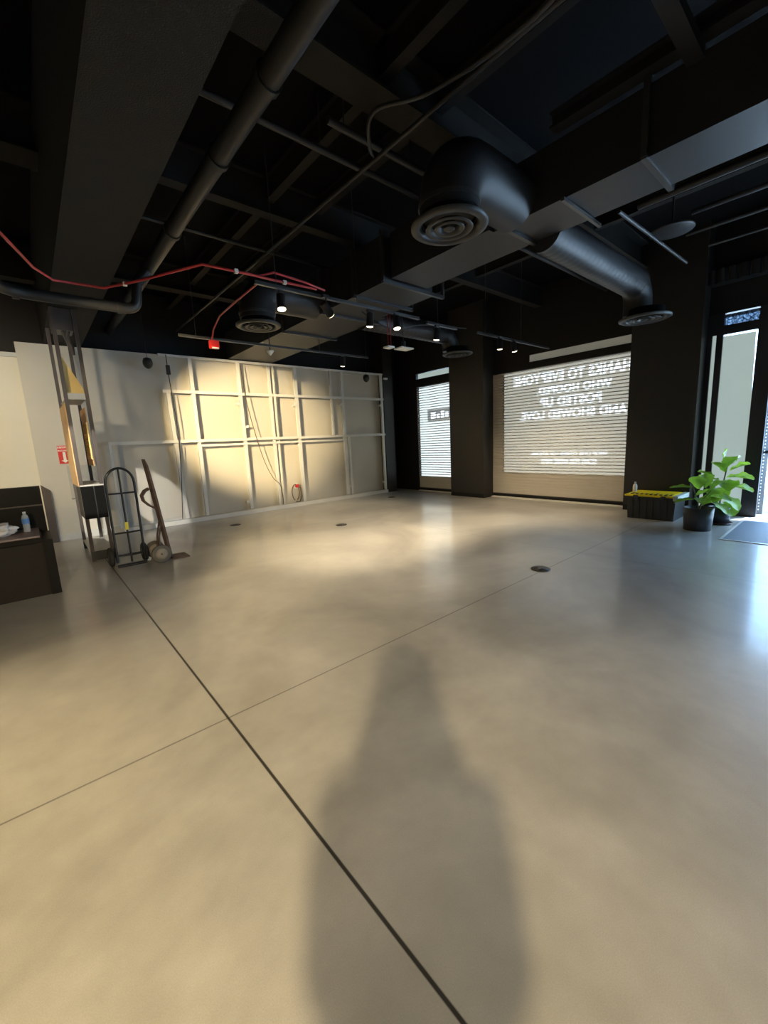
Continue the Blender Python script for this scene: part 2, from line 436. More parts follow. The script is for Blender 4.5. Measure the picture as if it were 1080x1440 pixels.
struct(MB().box(8.84, 8.85, 1.745, 1.80, .1, 2.95), 'film', 'sidefilm', o3)
struct(MB().box(8.86, 8.87, 1.235, 1.66, .19, 2.94), 'pane', 'glass', o3)
struct(MB().box(8.84, 8.86, 1.235, 1.66, 3.08, 3.25).box(8.84, 8.86, -.9, 1.235, 3.08, 3.25), 'window_6', 'speckle')
cp = MB(); y = -2.0
while y < 1.98:
    cp.tube([(8.62, y+.06, 3.70), (8.62, y+.06, 3.90)], .055, 10); y += .13
cp.box(8.62, 8.8, -2.05, 2.0, 3.70, 3.90)
tag(cp.make('shutter_housing', 'duct'), 'corrugated dark metal housing above the entrance glazing', 'shutter housing')

# door 1: double door standing open to the street
d1 = MB(); d1.box(8.80, 8.90, -.95, 1.04, 2.30, 2.37); d1.box(8.80, 8.90, -1.05, -.95, 0, 3.27)
od = struct(d1, 'door_1', 'doorframe')
struct(MB().box(8.85, 8.86, -.95, 1.04, 2.37, 2.94), 'transom_pane', 'sidefilm', od)
for (hy, dx, dy) in ((1.06, .80, -.60), (-.93, 1.0, 0.0)):
    h0 = V((8.93, hy, 0)); dd = V((dx, dy, 0)).normalized(); nn = V((-dd.y, dd.x, 0))
    def slab(m, a0, a1, t, z0, z1, off=0):
        q = [h0+dd*a0+nn*(off-t), h0+dd*a1+nn*(off-t), h0+dd*a1+nn*(off+t), h0+dd*a0+nn*(off+t)]
        return m.prism([(p.x, p.y, z0) for p in q], (0, 0, z1-z0))
    lf = MB(); slab(lf, 0, .10, .022, .02, 2.28); slab(lf, .80, .90, .022, .02, 2.28); slab(lf, .10, .80, .022, 2.2, 2.28)
    l = struct(lf, 'door_leaf', 'doorframe', od)
    struct(slab(MB(), .10, .80, .02, .02, .35), 'kick_panel', 'paleblue', l)
    struct(slab(MB(), .10, .80, .004, .35, 2.2), 'pane', 'glass', l)
    struct(slab(slab(MB(), .05, .35, .012, 1.02, 1.06, -.05), .06, .09, .03, 1.02, 1.06, -.03), 'push_bar', 'steel', l)
dots = MB(); h0 = V((8.93, 1.06, 0)); dd = V((.8, -.6, 0)); nn = V((.6, .8, 0))
for k in range(40): slab(dots, .010, .028, .003, .1+k*.053, .118+k*.053, -.025)
struct(dots, 'weather_strip', 'chrome', od)
# window 7: clear unseen glazing past the door, lets daylight in
w7 = MB()
for ya in (-1.1, -2.4, -3.7, -5.0): w7.box(8.80, 8.90, ya-.05, ya+.05, 0, 3.27)
w7.box(8.80, 8.90, -5.1, -1.05, 0, .19)
o7 = struct(w7, 'window_7', 'doorframe')
struct(MB().box(8.84, 8.85, -5.0, -1.1, .19, 2.94), 'pane', 'glass', o7)
struct(MB().box(9.3, 40, -25, 30, -.12, -.02).box(8.9, 9.3, -1.2, 1.2, -.12, -.005), 'pavement', 'pave')
# a street facade beyond the door
fc = thing('street_building', 'pale street building seen through the open entrance door', 'building', (26, 0, -.02))
MB().box(26, 30, -20, 22, -.02, 5).make('facade', 'white', fc)
for k in range(9):
    w = MB().box(25.94, 26.0, -17+k*4.2, -14.6+k*4.2, .9, 2.9).make('window', 'doorframe', fc)

# entrance mat
mt = thing('entrance_mat', 'grey blue entrance mat with metal edging inside the door', 'mat', (7.74, .2, 0))
MB().box(6.83, 8.66, -.9, 1.11, .001, .008).make('mat_surface', 'mat', mt)
MB().box(6.80, 6.83, -.93, 1.14, 0, .010).box(6.83, 8.68, 1.11, 1.14, 0, .010).box(6.83, 8.68, -.93, -.9, 0, .010).make('edge_strip', 'mattrim', mt)

# ------------------------------------------------------------------ white stud frame standing against the wall
sf = thing('stud_frame', 'white painted metal stud frame standing in front of the white wall', 'frame', (5.1, 9.2, 0))
def stud(x, z0, z1, w=.035, x2=None):
    x2 = x if x2 is None else x2
    m = MB(); pz = [(x2-w, z0), (x2+w, z0), (x+w, z1), (x-w, z1)]
    m.prism([(a, 9.17, c) for a, c in pz], (0, .06, 0)); return m.make('upright', 'stud', sf)
stud(2.30, .1, 2.68, x2=2.36); stud(2.78, .1, 3.40); stud(3.78, .1, 3.40); stud(4.50, .1, 3.40, .03); stud(4.61, .1, 3.40, .012)
stud(5.18, .1, 3.38, .04); stud(6.20, 1.72, 3.38, .025); stud(6.56, .1, 3.38, .04); stud(6.70, .1, 1.70, .03); stud(7.93, .1, 3.40, .035)
MB().box(2.2, 7.96, 9.14, 9.17, 2.66, 2.72).make('rail', 'stud', sf)
MB().box(1.16, 7.96, 9.13, 9.17, 1.67, 1.73).make('rail', 'stud', sf)
MB().box(2.8, 6.6, 9.14, 9.17, 1.575, 1.62).make('rail', 'stud', sf)
MB().box(1.2, 7.97, 9.12, 9.23, .0, .09).make('floor_track', 'stud', sf)
MB().box(2.2, 7.97, 9.15, 9.22, 3.36, 3.40).make('head_track', 'stud', sf)
MB().box(1.16, 1.20, 9.17, 9.21, .09, 1.70).make('upright', 'stud', sf)
for x, z in ((3.70, 2.45), (5.10, 2.45), (6.48, 2.5), (7.87, 2.5), (3.85, 1.95), (7.88, .3), (6.6, .3), (3.70, .25)):
    MB().box(x-.04, x+.03, 9.15, 9.25, z, z+.05).make('bracket', 'stud', sf)

def cable(name, pts, r, label, mat='cable'):
    # smooth the polyline with Catmull-Rom
    P = [V(p) for p in pts]; out = []
    for i in range(len(P)-1):
        p0 = P[max(i-1, 0)]; p1 = P[i]; p2 = P[i+1]; p3 = P[min(i+2, len(P)-1)]
        for k in range(8):
            t = k/8; out.append(.5*((2*p1)+(-p0+p2)*t+(2*p0-5*p1+4*p2-p3)*t*t+(-p0+3*p1-3*p2+p3)*t**3))
    out.append(P[-1])
    return tag(MB().tube(out, r, 8).make(name, mat), label, 'cable')
c1 = cable('hanging_cable', [(2.33, 9.11, 3.38), (2.34, 9.10, 2.8), (2.37, 9.10, 1.9), (2.33, 9.10, 1.1), (2.24, 9.10, .12)], .008, 'thin dark cable hanging straight down the left part of the stud wall')
cable('hanging_cable', [(3.82, 9.13, 3.3), (3.86, 9.11, 2.64), (3.98, 9.10, 1.9), (4.15, 9.10, 1.2), (4.32, 9.1, .8), (4.5, 9.1, .58), (4.54, 9.1, .3), (4.53, 9.1, .1)], .008, 'thin brown cable sagging diagonally across the middle of the stud wall', 'browncable')
inl = MB().box(2.30, 2.37, 9.06, 9.12, 3.0, 3.18, .01)
tag(inl.make('cable_connector', 'cable'), 'black inline plug near the top of the straight hanging cable', 'connector')
ol = thing('wall_outlet', 'white wall outlet with looped brown cords low on the stud wall', 'outlet', (5.02, 9.3, .4))
MB().box(4.98, 5.08, 9.30, 9.35, .42, .56, .008).make('cover_plate', 'whiteplastic', ol)
MB().tube([V((4.98+.1*math.sin(a)*1.0, 9.26, .34+.2*math.cos(a))) for a in [k*PI/10 for k in range(-9, 10)]], .012, 8).make('cord', 'browncable', ol)
MB().tube([(5.03, 9.27, .5), (5.12, 9.24, .44), (5.13, 9.22, .25), (5.06, 9.22, .10), (4.95, 9.22, .12)], .012, 8).make('cord', 'browncable', ol)
MB().box(5.0, 5.08, 9.24, 9.30, .46, .54, .01).make('plug', 'redplastic', ol)

def pendant(x, z, lab):
    t = thing('pendant_speaker', lab, 'speaker', (x, 9.0, z), 'black pendant speakers before the stud wall')
    MB().tube([(x, 9.0, z+.16), (x, 9.0, z+1.0)], .004, 6).make('cord', 'cable', t)
    MB().lathe([(0, .17), (.03, .17), (.07, .15), (.085, .10), (.085, .05), (.06, .0), (.02, -.03), (0, -.03)], (x, 9.0, z), 20).make('speaker_body', 'cable', t)
pendant(1.97, 3.10, 'small black pendant speaker hanging before the wall, left one of the two')
pendant(7.25, 3.14, 'small black pendant speaker hanging before the wall, right one of the two')

# fire extinguisher sign and access panel on the white wall
fs = thing('extinguisher_sign', 'red and white fire extinguisher arrow sign on the white wall', 'sign', (.47, 9.34, 1.38))
MB().box(.41, .58, 9.335, 9.348, 1.38, 1.56).box(.41, .58, 9.335, 9.348, 1.56, 1.70).make('sign_board', 'signred', fs)
MB().box(.415, .575, 9.331, 9.335, 1.655, 1.685).box(.415, .575, 9.331, 9.335, 1.60, 1.625).make('text_band', 'signwhite', fs)
for x0, x1, z, txt in ((.43, .56, 1.658, 'FIRE'), (.43, .56, 1.603, 'EXTINGUISHER')):
    cu_o = text_mesh(txt, 0, 1, 0, 1, 0, 'sign_word', 'signred', fs, bold=.02)
    for v in cu_o.data.vertices:
        w = v.co+V(fs.location); v.co = V((x0+w.y*(x1-x0), 9.329, z+w.z*.022))-V(fs.location)
ar = [(.475, 1.585), (.515, 1.585), (.515, 1.44), (.545, 1.44), (.495, 1.395), (.445, 1.44), (.475, 1.44)]
MB().prism([(x, 9.333, z) for x, z in ar], (0, -.003, 0)).make('arrow', 'signwhite', fs)
apn = thing('access_panel', 'flat grey access panel set low in the white wall under the sign', 'panel', (.62, 9.34, .75))
MB().box(.50, .80, 9.33, 9.352, .74, 1.34).make('panel_door', 'greyboard', apn)
MB().box(.49, .81, 9.325, 9.33, .73, .745).make('lower_lip', 'rack', apn)

# ------------------------------------------------------------------ bench with backrest, left
bn = thing('banquette_bench', 'black and dark brown banquette bench with a rose grey top at the left edge', 'bench', (-1.2, 6.1, 0))
MB().box(-2.6, -.02, 5.76, 6.42, 0, .60).make('base', 'benchfront', bn)
MB().box(-.02, .07, 5.74, 6.44, 0, .62).make('end_panel', 'bench', bn)
MB().box(-2.6, -.02, 5.72, 6.45, .60, .655, .004).make('seat_edge', 'bench', bn)
MB().box(-2.6, -.03, 5.74, 6.44, .655, .672).make('seat_top', 'wood_top', bn)
MB().box(-2.6, .05, 6.45, 6.55, 0, 1.17).make('backrest', 'bench', bn)
MB().box(-2.6, .05, 6.44, 6.45, .935, .95).make('trim_line', 'rack', bn)
struct(MB().prism([(.09, 9.26, 0), (.21, 9.26, 0), (.21, 9.26, .93), (.09, 9.26, 1.04)], (0, .11, 0)), 'trim_edge_shade', 'rack')  # grey-brown board; shade on the wall's edge put into its colour

bt = thing('water_bottle', 'clear water bottle with blue label and white cap on the bench top', 'bottle', (-.13, 6.2, .672))
c = (-.13, 6.2, .672)
MB().lathe([(0, 0), (.03, 0), (.033, .01), (.031, .05), (.033, .06), (.031, .1), (.033, .16), (.028, .185), (.013, .205), (.013, .215)], c, 24).make('bottle_body', 'bottle', bt)
MB().lathe([(.034, .095), (.034, .155)], c, 24).make('paper_label', 'bluelabel', bt)
MB().lathe([(0, .232), (.015, .232), (.016, .212), (.0, .212)], c, 20).make('cap', 'whiteplastic', bt)
bg = bmesh.new(); bmesh.ops.create_icosphere(bg, subdivisions=4, radius=1)
for v in bg.verts:
    n = noise.noise(v.co*2.1)*.35+noise.noise(v.co*5.5)*.18
    v.co = v.co*(1+n); v.co.z = max(v.co.z, -.72)
    v.co = V((v.co.x*.18-.40, v.co.y*.12+6.05, (v.co.z+.72)*.085+.673))
pb = thing('plastic_bag', 'crumpled white plastic bag lying on the bench top', 'bag', (-.40, 6.05, .673))
MB().bm(bg, True).make('bag_body', 'bag', pb)

# ------------------------------------------------------------------ tall rack reaching the beam
rk = thing('display_rack', 'tall gunmetal rack with plywood sides and a black cabinet reaching up to the beam', 'rack', (.62, 7.6, 0))
X0, X1, Y0, Y1 = .50, .735, 7.05, 8.2
for (x, y) in ((X0, Y0), (X1, Y0), (X0, Y1), (X1, Y1)):
    MB().bar((x, y, 0), (x, y, 3.42), .022).make('post', 'rack', rk)
MB().box(X0-.02, X1+.02, Y0, Y1, .12, .15).box(X0-.02, X1+.02, Y0-.02, Y0+.02, .02, .15).make('bottom_shelf', 'greyboard', rk)
MB().box(X0-.025, X1+.025, Y0-.026, Y0-.02, .02, .15).make('apron', 'steel', rk)
MB().box(X0-.02, X1+.02, Y0-.03, Y1-.5, .62, 1.08).make('cabinet', 'rackbox', rk)
MB().box(.63, .64, Y0-.034, Y0-.03, .62, 1.08).make('door_seam', 'steel', rk)
MB().box(X0-.02, X1+.02, Y0-.03, Y1, 1.08, 1.10).make('cabinet_top', 'greyboard', rk)
MB().box(X0, X1, Y0, Y1-.2, 2.28, 2.30).box(X0, X1, Y0-.02, Y0+.02, 2.26, 2.34).make('upper_shelf', 'greyboard', rk)
MB().box(X0-.03, X0-.005, Y0+.05, Y1-.05, 1.08, 2.22).make('plywood_side', 'ply', rk)
MB().box(X1-.01, X1+.004, Y0+.45, Y1-.05, 1.35, 2.2).make('plywood_side', 'ply', rk)
yc = MB()
for k in range(22): yc.tube([(X1-.028, Y0+.3, 1.46+k*.024), (X1-.028, Y1-.3, 1.46+k*.024)], .012, 8)
yc.make('corrugated_card', 'yellowcard', rk)
MB().prism([(.515, 7.15, 2.88), (.53, 7.15, 2.36), (.74, 7.15, 2.33), (.735, 7.15, 2.38)], (0, .02, 0)).make('slanted_board', 'yellowcard', rk)
MB().box(X0-.02, X1-.03, Y0, Y0+.3, 3.15, 3.42).make('top_bracket', 'rack', rk)
cl = MB().tube([(.64, 7.1, 3.42), (.66, 7.1, 3.2), (.62, 7.1, 3.05), (.66, 7.1, 2.95), (.67, 7.1, 2.85)], [.03, .035, .02, .03, .015], 10)
cl.tube([(.56, 7.12, 3.38), (.6, 7.12, 3.1), (.64, 7.12, 2.97)], .018, 8)
cl.make('clamp', 'rack', rk)

# ------------------------------------------------------------------ black hand truck
ht = thing('hand_truck', 'black tubular hand truck with arched top standing before the rack', 'hand truck', (.87, 6.38, 0))
xl, xr, yy = .705, 1.03, 6.38
arch = [(xl, yy, .06), (xl, yy, 1.12)]
for k in range(1, 12):
    a = PI-k*PI/12; arch.append(((xl+xr)/2+math.cos(a)*(xr-xl)/2, yy, 1.12+math.sin(a)*.20))
arch += [(xr, yy, 1.12), (xr, yy, .06)]
MB().tube(arch, .016, 12).make('frame_tube', 'htblack', ht)
MB().tube([((xl+xr)/2, yy, .05), ((xl+xr)/2, yy, 1.32)], .013, 10).make('centre_strut', 'htblack', ht)
for z in (.99, .46, .15): MB().tube([(xl, yy, z), ((xl+xr)/2, yy-.02, z), (xr, yy, z)], .012, 10).make('crossbar', 'htblack', ht)
MB().box(xl-.01, xr+.01, 6.34, 6.44, .0, .012).box(xl-.01, xr+.01, 6.37, 6.40, .012, .035).make('toe_plate', 'htblack', ht)
MB().box(.845, .885, yy-.03, yy-.015, .50, .60).make('yellow_decal', 'ydecal', ht)
for x in (xl-.055, xr+.02):
    w = MB().lathe([(.05, -.03), (.11, -.03), (.13, -.015), (.13, .015), (.11, .03), (.05, .03)], (x, 6.52, .13), 28, (1, 0, 0)).make('wheel', 'rubber', ht)
    MB().cyl((x-.028, 6.52, .13), (x+.028, 6.52, .13), .052, 20).make('hub', 'htblack', w)
MB().cyl((xl-.05, 6.52, .13), (xr+.03, 6.52, .13), .01, 10).make('axle', 'htblack', ht)
for x in (xl, xr): MB().tube([(x, yy, .3), (x, 6.52, .13)], .012, 8).make('brace', 'htblack', ht)

# old brown hand truck seen from the side
dt = thing('rusty_hand_truck', 'old rust brown hand truck with a looped handle leaning upright beside the black one', 'hand truck', (1.25, 6.35, 0))
for y in (6.29, 6.41):
    MB().tube([(1.17, y, 1.42), (1.19, y, 1.33), (1.235, y, .95), (1.335, y, .03)], [.010, .02, .022, .022], 10).make('side_rail', 'rust', dt)
    MB().tube([(1.19, y, 1.02), (1.13, y, .99), (1.09, y, .93), (1.10, y, .86), (1.16, y, .79), (1.26, y, .72)], .014, 10).make('loop_handle', 'rust', dt)
    MB().tube([(1.20, y, .16), (1.22, y, .35), (1.27, y, .55)], .012, 8).make('axle_brace', 'rust', dt)
for z, x in ((.25, 1.31), (.6, 1.275), (.95, 1.235), (1.3, 1.195)):
    MB().box(x-.012, x+.012, 6.29, 6.41, z-.018, z+.018).make('cross_slat', 'rust', dt)
MB().box(1.33, 1.56, 6.20, 6.50, .0, .015).make('toe_plate', 'rust', dt)
for y in (6.16, 6.54):
    w = MB().lathe([(.08, -.025), (.11, -.025), (.125, -.012), (.125, .012), (.11, .025), (.08, .025)], (1.19, y, .125), 28, (0, 1, 0)).make('wheel', 'oldtyre', dt)
    MB().lathe([(0, -.022), (.03, -.03), (.045, -.02), (.082, -.02), (.082, .02), (.045, .02), (.03, .03), (0, .022)], (1.19, y, .125), 24, (0, 1, 0)).make('hub', 'hub', w)
MB().cyl((1.19, 6.13, .125), (1.19, 6.57, .125), .012, 10).make('axle', 'rust', dt)

# ------------------------------------------------------------------ tote with yellow lid
tt = thing('storage_tote', 'black storage tote with a yellow lid on the floor before the wide column', 'tote', (8.0, 2.22, 0))
m = MB()
lo = [(7.72, 1.89), (8.25, 1.89), (8.25, 2.56), (7.72, 2.56)]; hi = [(7.70, 1.87), (8.27, 1.87), (8.27, 2.58), (7.70, 2.58)]
n4 = 4
vs = [(x, y, 0.002) for x, y in lo]+[(x, y, .38) for x, y in hi]+[(8+(x-8)*.96, 2.22+(y-2.22)*.96, .38) for x, y in hi]+[(8+(x-8)*.94, 2.22+(y-2.22)*.94, .012) for x, y in lo]
fs_ = [(3, 2, 1, 0), (12, 13, 14, 15)]
for a, b_ in ((0, 4), (4, 8), (8, 12)):
    for k in range(4): fs_.append((a+k, a+(k+1) % 4, b_+(k+1) % 4, b_+k))
m.add(vs, fs_)
m.make('tub', 'tote', tt)
for k in range(6):
    y = 1.98+k*.1
    MB().prism([(7.72, y, .02), (7.72, y+.035, .02), (7.70, y+.035, .36), (7.70, y, .36)], (-.012, 0, 0)).make('rib', 'tote', tt)
MB().box(7.685, 8.285, 1.855, 2.595, .36, .385, .006).make('rim', 'tote', tt)
MB().box(7.67, 8.30, 1.84, 2.61, .385, .415, .01).box(7.74, 8.23, 1.92, 2.53, .413, .425, .004).make('lid', 'lid', tt)
ld = MB()
random.seed(3)
for k in range(9):
    y = 1.93+k*.07; ld.box(7.70+random.random()*.03, 7.78+random.random()*.1, y, y+.035, .415, .428)
ld.make('lid_embossing', 'tote', tt)
MB().box(7.665, 8.305, 1.832, 1.90, .34, .42, .004).make('tape_strip', 'tape', tt)
for y in (2.0, 2.4): MB().box(7.655, 7.672, y, y+.07, .34, .41, .004).make('latch', 'tote', tt)
sb = thing('spray_bottle', 'small white bottle standing on the left end of the tote lid', 'bottle', (7.95, 2.54, .424))
c = (7.95, 2.54, .424)
MB().lathe([(0, 0), (.032, 0), (.034, .01), (.034, .10), (.025, .13), (.012, .145)], c, 20).make('bottle_body', 'whiteplastic', sb)
MB().lathe([(.014, .14), (.016, .175), (0, .178)], c, 16).make('cap', 'greyboard', sb)

# ------------------------------------------------------------------ potted plants
def leaf(m, base, direction, length, width, droop, roll):
    width *= 1.38; length *= 1.08
    d = V(direction).normalized(); side = d.cross(V((0, 0, 1)))
    if side.length < .05: side = V((1, 0, 0))
    side.normalize(); side = Matrix.Rotation(roll, 3, d) @ side; nrm = side.cross(d).normalized()
    n = 8; rows = []
    for i in range(n+1):
        t = i/n
        w = width*.5*(math.sin(PI*min(1, t*.93+.04))**.7)*(.62+.62*t if t < .75 else 1.08-.5*(t-.75))
        p = V(base)+d*length*t+V((0, 0, -droop*length*t*t))
        wv = .05*width*math.sin(t*15)
        rows.append([p-side*w+nrm*(w*.28+wv), p-side*w*.5+nrm*w*.06, p-nrm*.006, p+side*w*.5+nrm*w*.06, p+side*w+nrm*(w*.28-wv)])
    vs = [q for r in rows for q in r]; fs = []
    for i in range(n):
        for k in range(4): fs.append((i*5+k, i*5+k+1, i*5+5+k+1, i*5+5+k))
    m.add(vs, fs, True)

def plant(name, label, c, pr, ph, stems, leaves, saucer):
    t = thing(name, label, 'potted plant', c)
    cx, cy, cz = c; z0 = cz+(.02 if saucer else 0)
    po = MB().lathe([(0, z0), (pr*.9, z0), (pr, z0+ph), (pr*.94, z0+ph), (pr*.90, z0+ph*.85)], (cx, cy, 0), 36)
    po = po.make('pot', 'pot', t)
    MB().lathe([(pr*.91, z0+ph*.87), (pr*.5, z0+ph*.89), (0, z0+ph*.9)], (cx, cy, 0), 30).make('soil', 'soil', t)
    if saucer: MB().lathe([(0, cz+.001), (pr*1.1, cz+.001), (pr*1.22, cz+.03), (pr*1.17, cz+.03), (pr*1.08, cz+.012), (0, cz+.012)], (cx, cy, 0), 30).make('saucer', 'saucer', t)
    for s in stems: MB().tube([V((cx, cy, cz))+V(p) for p in s], [.012]+[.009]*(len(s)-2)+[.004], 8).make('stem', 'stem', t)
    m = MB()
    for (b, d, L, w, dr, ro) in leaves: leaf(m, V((cx, cy, cz))+V(b), d, L, w, dr, ro)
    m.make('foliage', 'leaf', t)
    return t
# view side of a leaf: towards the camera is roughly (-.98, -.2); screen right is roughly (.2,-.98)
R_ = V((.2, -.98, 0)); F_ = V((-.98, -.2, 0))
def dv(r, u, fw=0): return R_*r+V((0, 0, u))+F_*fw
plant('potted_fig', 'potted fig with sparse drooping leaves in a dark grey pot, nearest the tote', (7.33, 1.49, 0), .185, .33,
      [[(0, 0, .28), (.02, .03, .45), (.03, .10, .62)], [(0, 0, .28), (0, -.04, .45), (.04, -.12, .58)]],
      [(dv(-.10, .62), dv(-1, .15, .3), .26, .12, .15, .3), (dv(-.02, .60), dv(-.2, .9, .3), .24, .17, .2, .2), (dv(-.05, .45), dv(-1, -.05, .3), .24, .13, .2, 0),
       (dv(.12, .60), dv(.5, .6, .3), .26, .20, .2, 0), (dv(.10, .5), dv(.9, .1, .3), .25, .19, .3, .1), (dv(.02, .45), dv(.1, .3, .9), .2, .15, .5, 0),
       (dv(.05, .62), dv(0, 1, -.1), .22, .14, .1, .5), (dv(.14, .42), dv(.7, -.4, .4), .22, .16, .2, 0)], False)
plant('potted_fiddle_leaf_fig', 'taller bright green fiddle leaf plant in a small pot with brown saucer by the glazing', (7.95, 1.36, 0), .145, .24,
      [[(0, 0, .2), (.01, 0, .5), (0, -.04, .8), (.02, -.06, 1.0)], [(0, .02, .2), (-.03, .06, .5), (-.02, .12, .72)]],
      [(dv(.04, .86), dv(.35, .8, .35), .28, .22, .25, 0), (dv(.02, .80), dv(-.45, .7, .3), .28, .21, .3, 0), (dv(.05, .72), dv(1, .15, .3), .30, .24, .2, .1),
       (dv(.06, .60), dv(1, -.1, .4), .30, .22, .15, 0), (dv(-.04, .68), dv(-.9, .25, .3), .28, .22, .2, 0), (dv(0, .56), dv(-.2, -.3, 1), .26, .22, .4, 0),
       (dv(.02, .44), dv(.7, -.5, .5), .26, .2, .2, 0), (dv(-.02, .45), dv(-.6, -.3, .6), .26, .2, .2, 0), (dv(0, .92), dv(.1, 1, .1), .24, .15, .1, .8),
       (dv(.08, .82), dv(.7, .5, .2), .26, .2, .2, .2), (dv(.04, .34), dv(.5, -.7, .7), .24, .2, .1, 0), (dv(-.10, .72), dv(-.7, .5, .3), .24, .18, .2, 0),
       (dv(.02, .66), dv(.25, .1, 1), .26, .22, .5, 0), (dv(-.06, .5), dv(-1, 0, .2), .24, .19, .3, 0)], True)

# floor box covers
def floor_disc(x, y, label):
    t = thing('floor_outlet_cover', label, 'floor cover', (x, y, 0), 'round floor outlet covers')
    MB().lathe([(.105, .0), (.105, .008), (.095, .012), (.06, .012)], (x, y, 0), 32).make('rim', 'brass', t)
    MB().lathe([(.085, .0105), (.085, .0125), (0, .0125)], (x, y, .001), 28).box(x-.05, x+.05, y-.012, y+.012, .013, .017).make('flap', 'steel', t)
floor_disc(4.18, 2.24, 'round metal floor outlet cover alone on the open floor, nearest the camera')
floor_disc(4.25, 6.25, 'round floor outlet cover before the middle of the stud wall')
floor_disc(2.93, 8.05, 'round floor outlet cover near the left part of the stud wall')
floor_disc(7.32, 8.25, 'round floor outlet cover near the pilaster and narrow window')

# ------------------------------------------------------------------ ceiling: beams, joists
def beam(label, x0, x1, y0, y1, z0, z1, name='ceiling_beam', mat='beam', flange=True):
    m = MB()
    if flange:   # I-section
        if (x1-x0) > (y1-y0):
            yc_ = (y0+y1)/2; m.box(x0, x1, y0, y1, z0, z0+.02).box(x0, x1, yc_-.01, yc_+.01, z0+.02, z1-.02).box(x0, x1, y0, y1, z1-.02, z1)
        else:
            xc_ = (x0+x1)/2; m.box(x0, x1, y0, y1, z0, z0+.02).box(xc_-.01, xc_+.01, y0, y1, z0+.02, z1-.02).box(x0, x1, y0, y1, z1-.02, z1)
    else: m.box(x0, x1, y0, y1, z0, z1)
    return tag(m.make(name, mat), label, 'beam')
beam('deep dark boxed beam running from overhead left down to the rack', .48, 1.01, -5.0, 9.55, 3.44, ZC, flange=False)
beam('wide black ceiling joist crossing right over the middle of the room', 1.2, 8.8, 2.70, 2.98, 4.2, ZC)
beam('black ceiling joist crossing behind the long pipe, above the red conduit', 1.2, 8.8, 4.82, 4.96, 4.2, ZC)
beam('black ceiling joist crossing above the track lights', 1.2, 8.8, 7.85, 8.05, 4.2, ZC)
beam('black ceiling joist at the left edge ending at the boxed beam', -4.5, .47, 5.10, 5.42, 4.2, ZC)
beam('black ceiling joist far left near the cream wall', -4.5, .47, 8.3, 8.5, 4.1, ZC)
beam('blue lit steel joist running lengthwise at the upper right', 3.63, 3.74, -5.0, 1.94, 3.96, 4.08, mat='duct')
beam('short steel joist crossing the blue lit joist at the upper right', 2.3, 3.74, .93, 1.03, 3.88, 3.955, flange=False, mat='duct')
beam('black purlin running lengthwise between pipe and main duct', 2.55, 2.65, -5, 9.5, 4.35, ZC)
beam('black purlin running lengthwise close to the long pipe', 3.25, 3.33, -5, 9.5, 4.42, ZC)
beam('black purlin over the wide shuttered window', 6.6, 6.7, -5, 9.5, 4.35, ZC)

def pipe(name, pts, r, label, mat='duct', cat='pipe', n=16, collars=()):
    t = thing(name, label, cat, pts[0])
    P = [V(p) for p in pts]
    MB().tube(P, r, n).make('pipe_run', mat, t)
    if name == 'sprinkler_pipe' and P[0].z > 3.95:
        for q in (P[0].lerp(P[-1], .15), P[0].lerp(P[-1], .85)): MB().cyl(q, (q.x, q.y, ZC), .006, 6).make('hanger_rod', 'steel', t)
    for (p, d) in collars:
        p = V(p); d = V(d).normalized()
        MB().cyl(p-d*.03, p+d*.03, r*1.18, n).make('coupling', mat, t)
    return t
def bend(a, c, b, r, n=6):
    """rounded corner at c between a and b"""
    a, c, b = V(a), V(c), V(b); p = c+(a-c).normalized()*r; q = c+(b-c).normalized()*r
    return [p.lerp(c, t).lerp(c.lerp(q, t), t) for t in [i/n for i in range(n+1)]]
pipe('ceiling_pipe', [(1.5, -5, 3.8), (1.5, 9.5, 3.8)], .078, 'long black drain pipe running beside the boxed beam', collars=[((1.5, y, 3.8), (0, 1, 0)) for y in (-1, 1.2, 2.7, 3.6, 5.0, 7.5)])
pth = [(-.02, -5, 3.25)]+bend((-.02, -5, 3.25), (-.02, 6.05, 3.25), (1.2, 6.05, 3.25), .35)+bend((0, 6.05, 3.25), (1.30, 6.05, 3.25), (1.30, 6.05, 3.7), .15)+[(1.32, 6.05, 3.55), (1.46, 6.05, 3.72)]
pipe('ceiling_pipe', pth, .06, 'black pipe bending under the boxed beam at the left', collars=[((.15, 6.05, 3.25), (1, 0, 0)), ((1.1, 6.05, 3.25), (1, 0, 0))])
pipe('sprinkler_pipe', [(2.64, -5, 3.9), (2.64, 9.3, 3.9)], .018, 'thin straight conduit running lengthwise above the track', cat='conduit', n=8)
pipe('sprinkler_pipe', [(1.3, 3.5, 4.15), (8.82, 3.5, 4.15)], .03, 'thin black pipe crossing between the two joists', cat='pipe', n=10)
pipe('sprinkler_pipe', [(1.3, 5.62, 4.15), (5.2, 5.62, 4.15)], .022, 'thin black pipe crossing just past the middle joist', cat='pipe', n=10)
pipe('sprinkler_pipe', [(2.2, 3.05, 4.05), (3.3, 3.05, 4.05)], .03, 'short black pipe below the wide joist', cat='pipe', n=10)
for kx, z, y1, r, lab in ((2.27, 3.75, 1.75, .035, 'black pipe running close beside the main duct on the right'), (2.55, 4.0, 1.6, .028, 'second black pipe from the duct on the right'), (2.8, 4.0, 1.8, .026, 'third black pipe from the duct ending by the flat disc'), (3.07, 4.0, 1.7, .022, 'outermost black pipe on the right ceiling')):
    x = kx*(z-1.5); pipe('ceiling_pipe', [(x, -5, z), (x, y1, z)], r, lab, cat='pipe', n=10)
pipe('sprinkler_pipe', [(4.75, 1.8, 3.62), (6.9, 1.75, 3.62)], .018, 'thin rod crossing behind the flat disc on the right', cat='pipe', n=8)
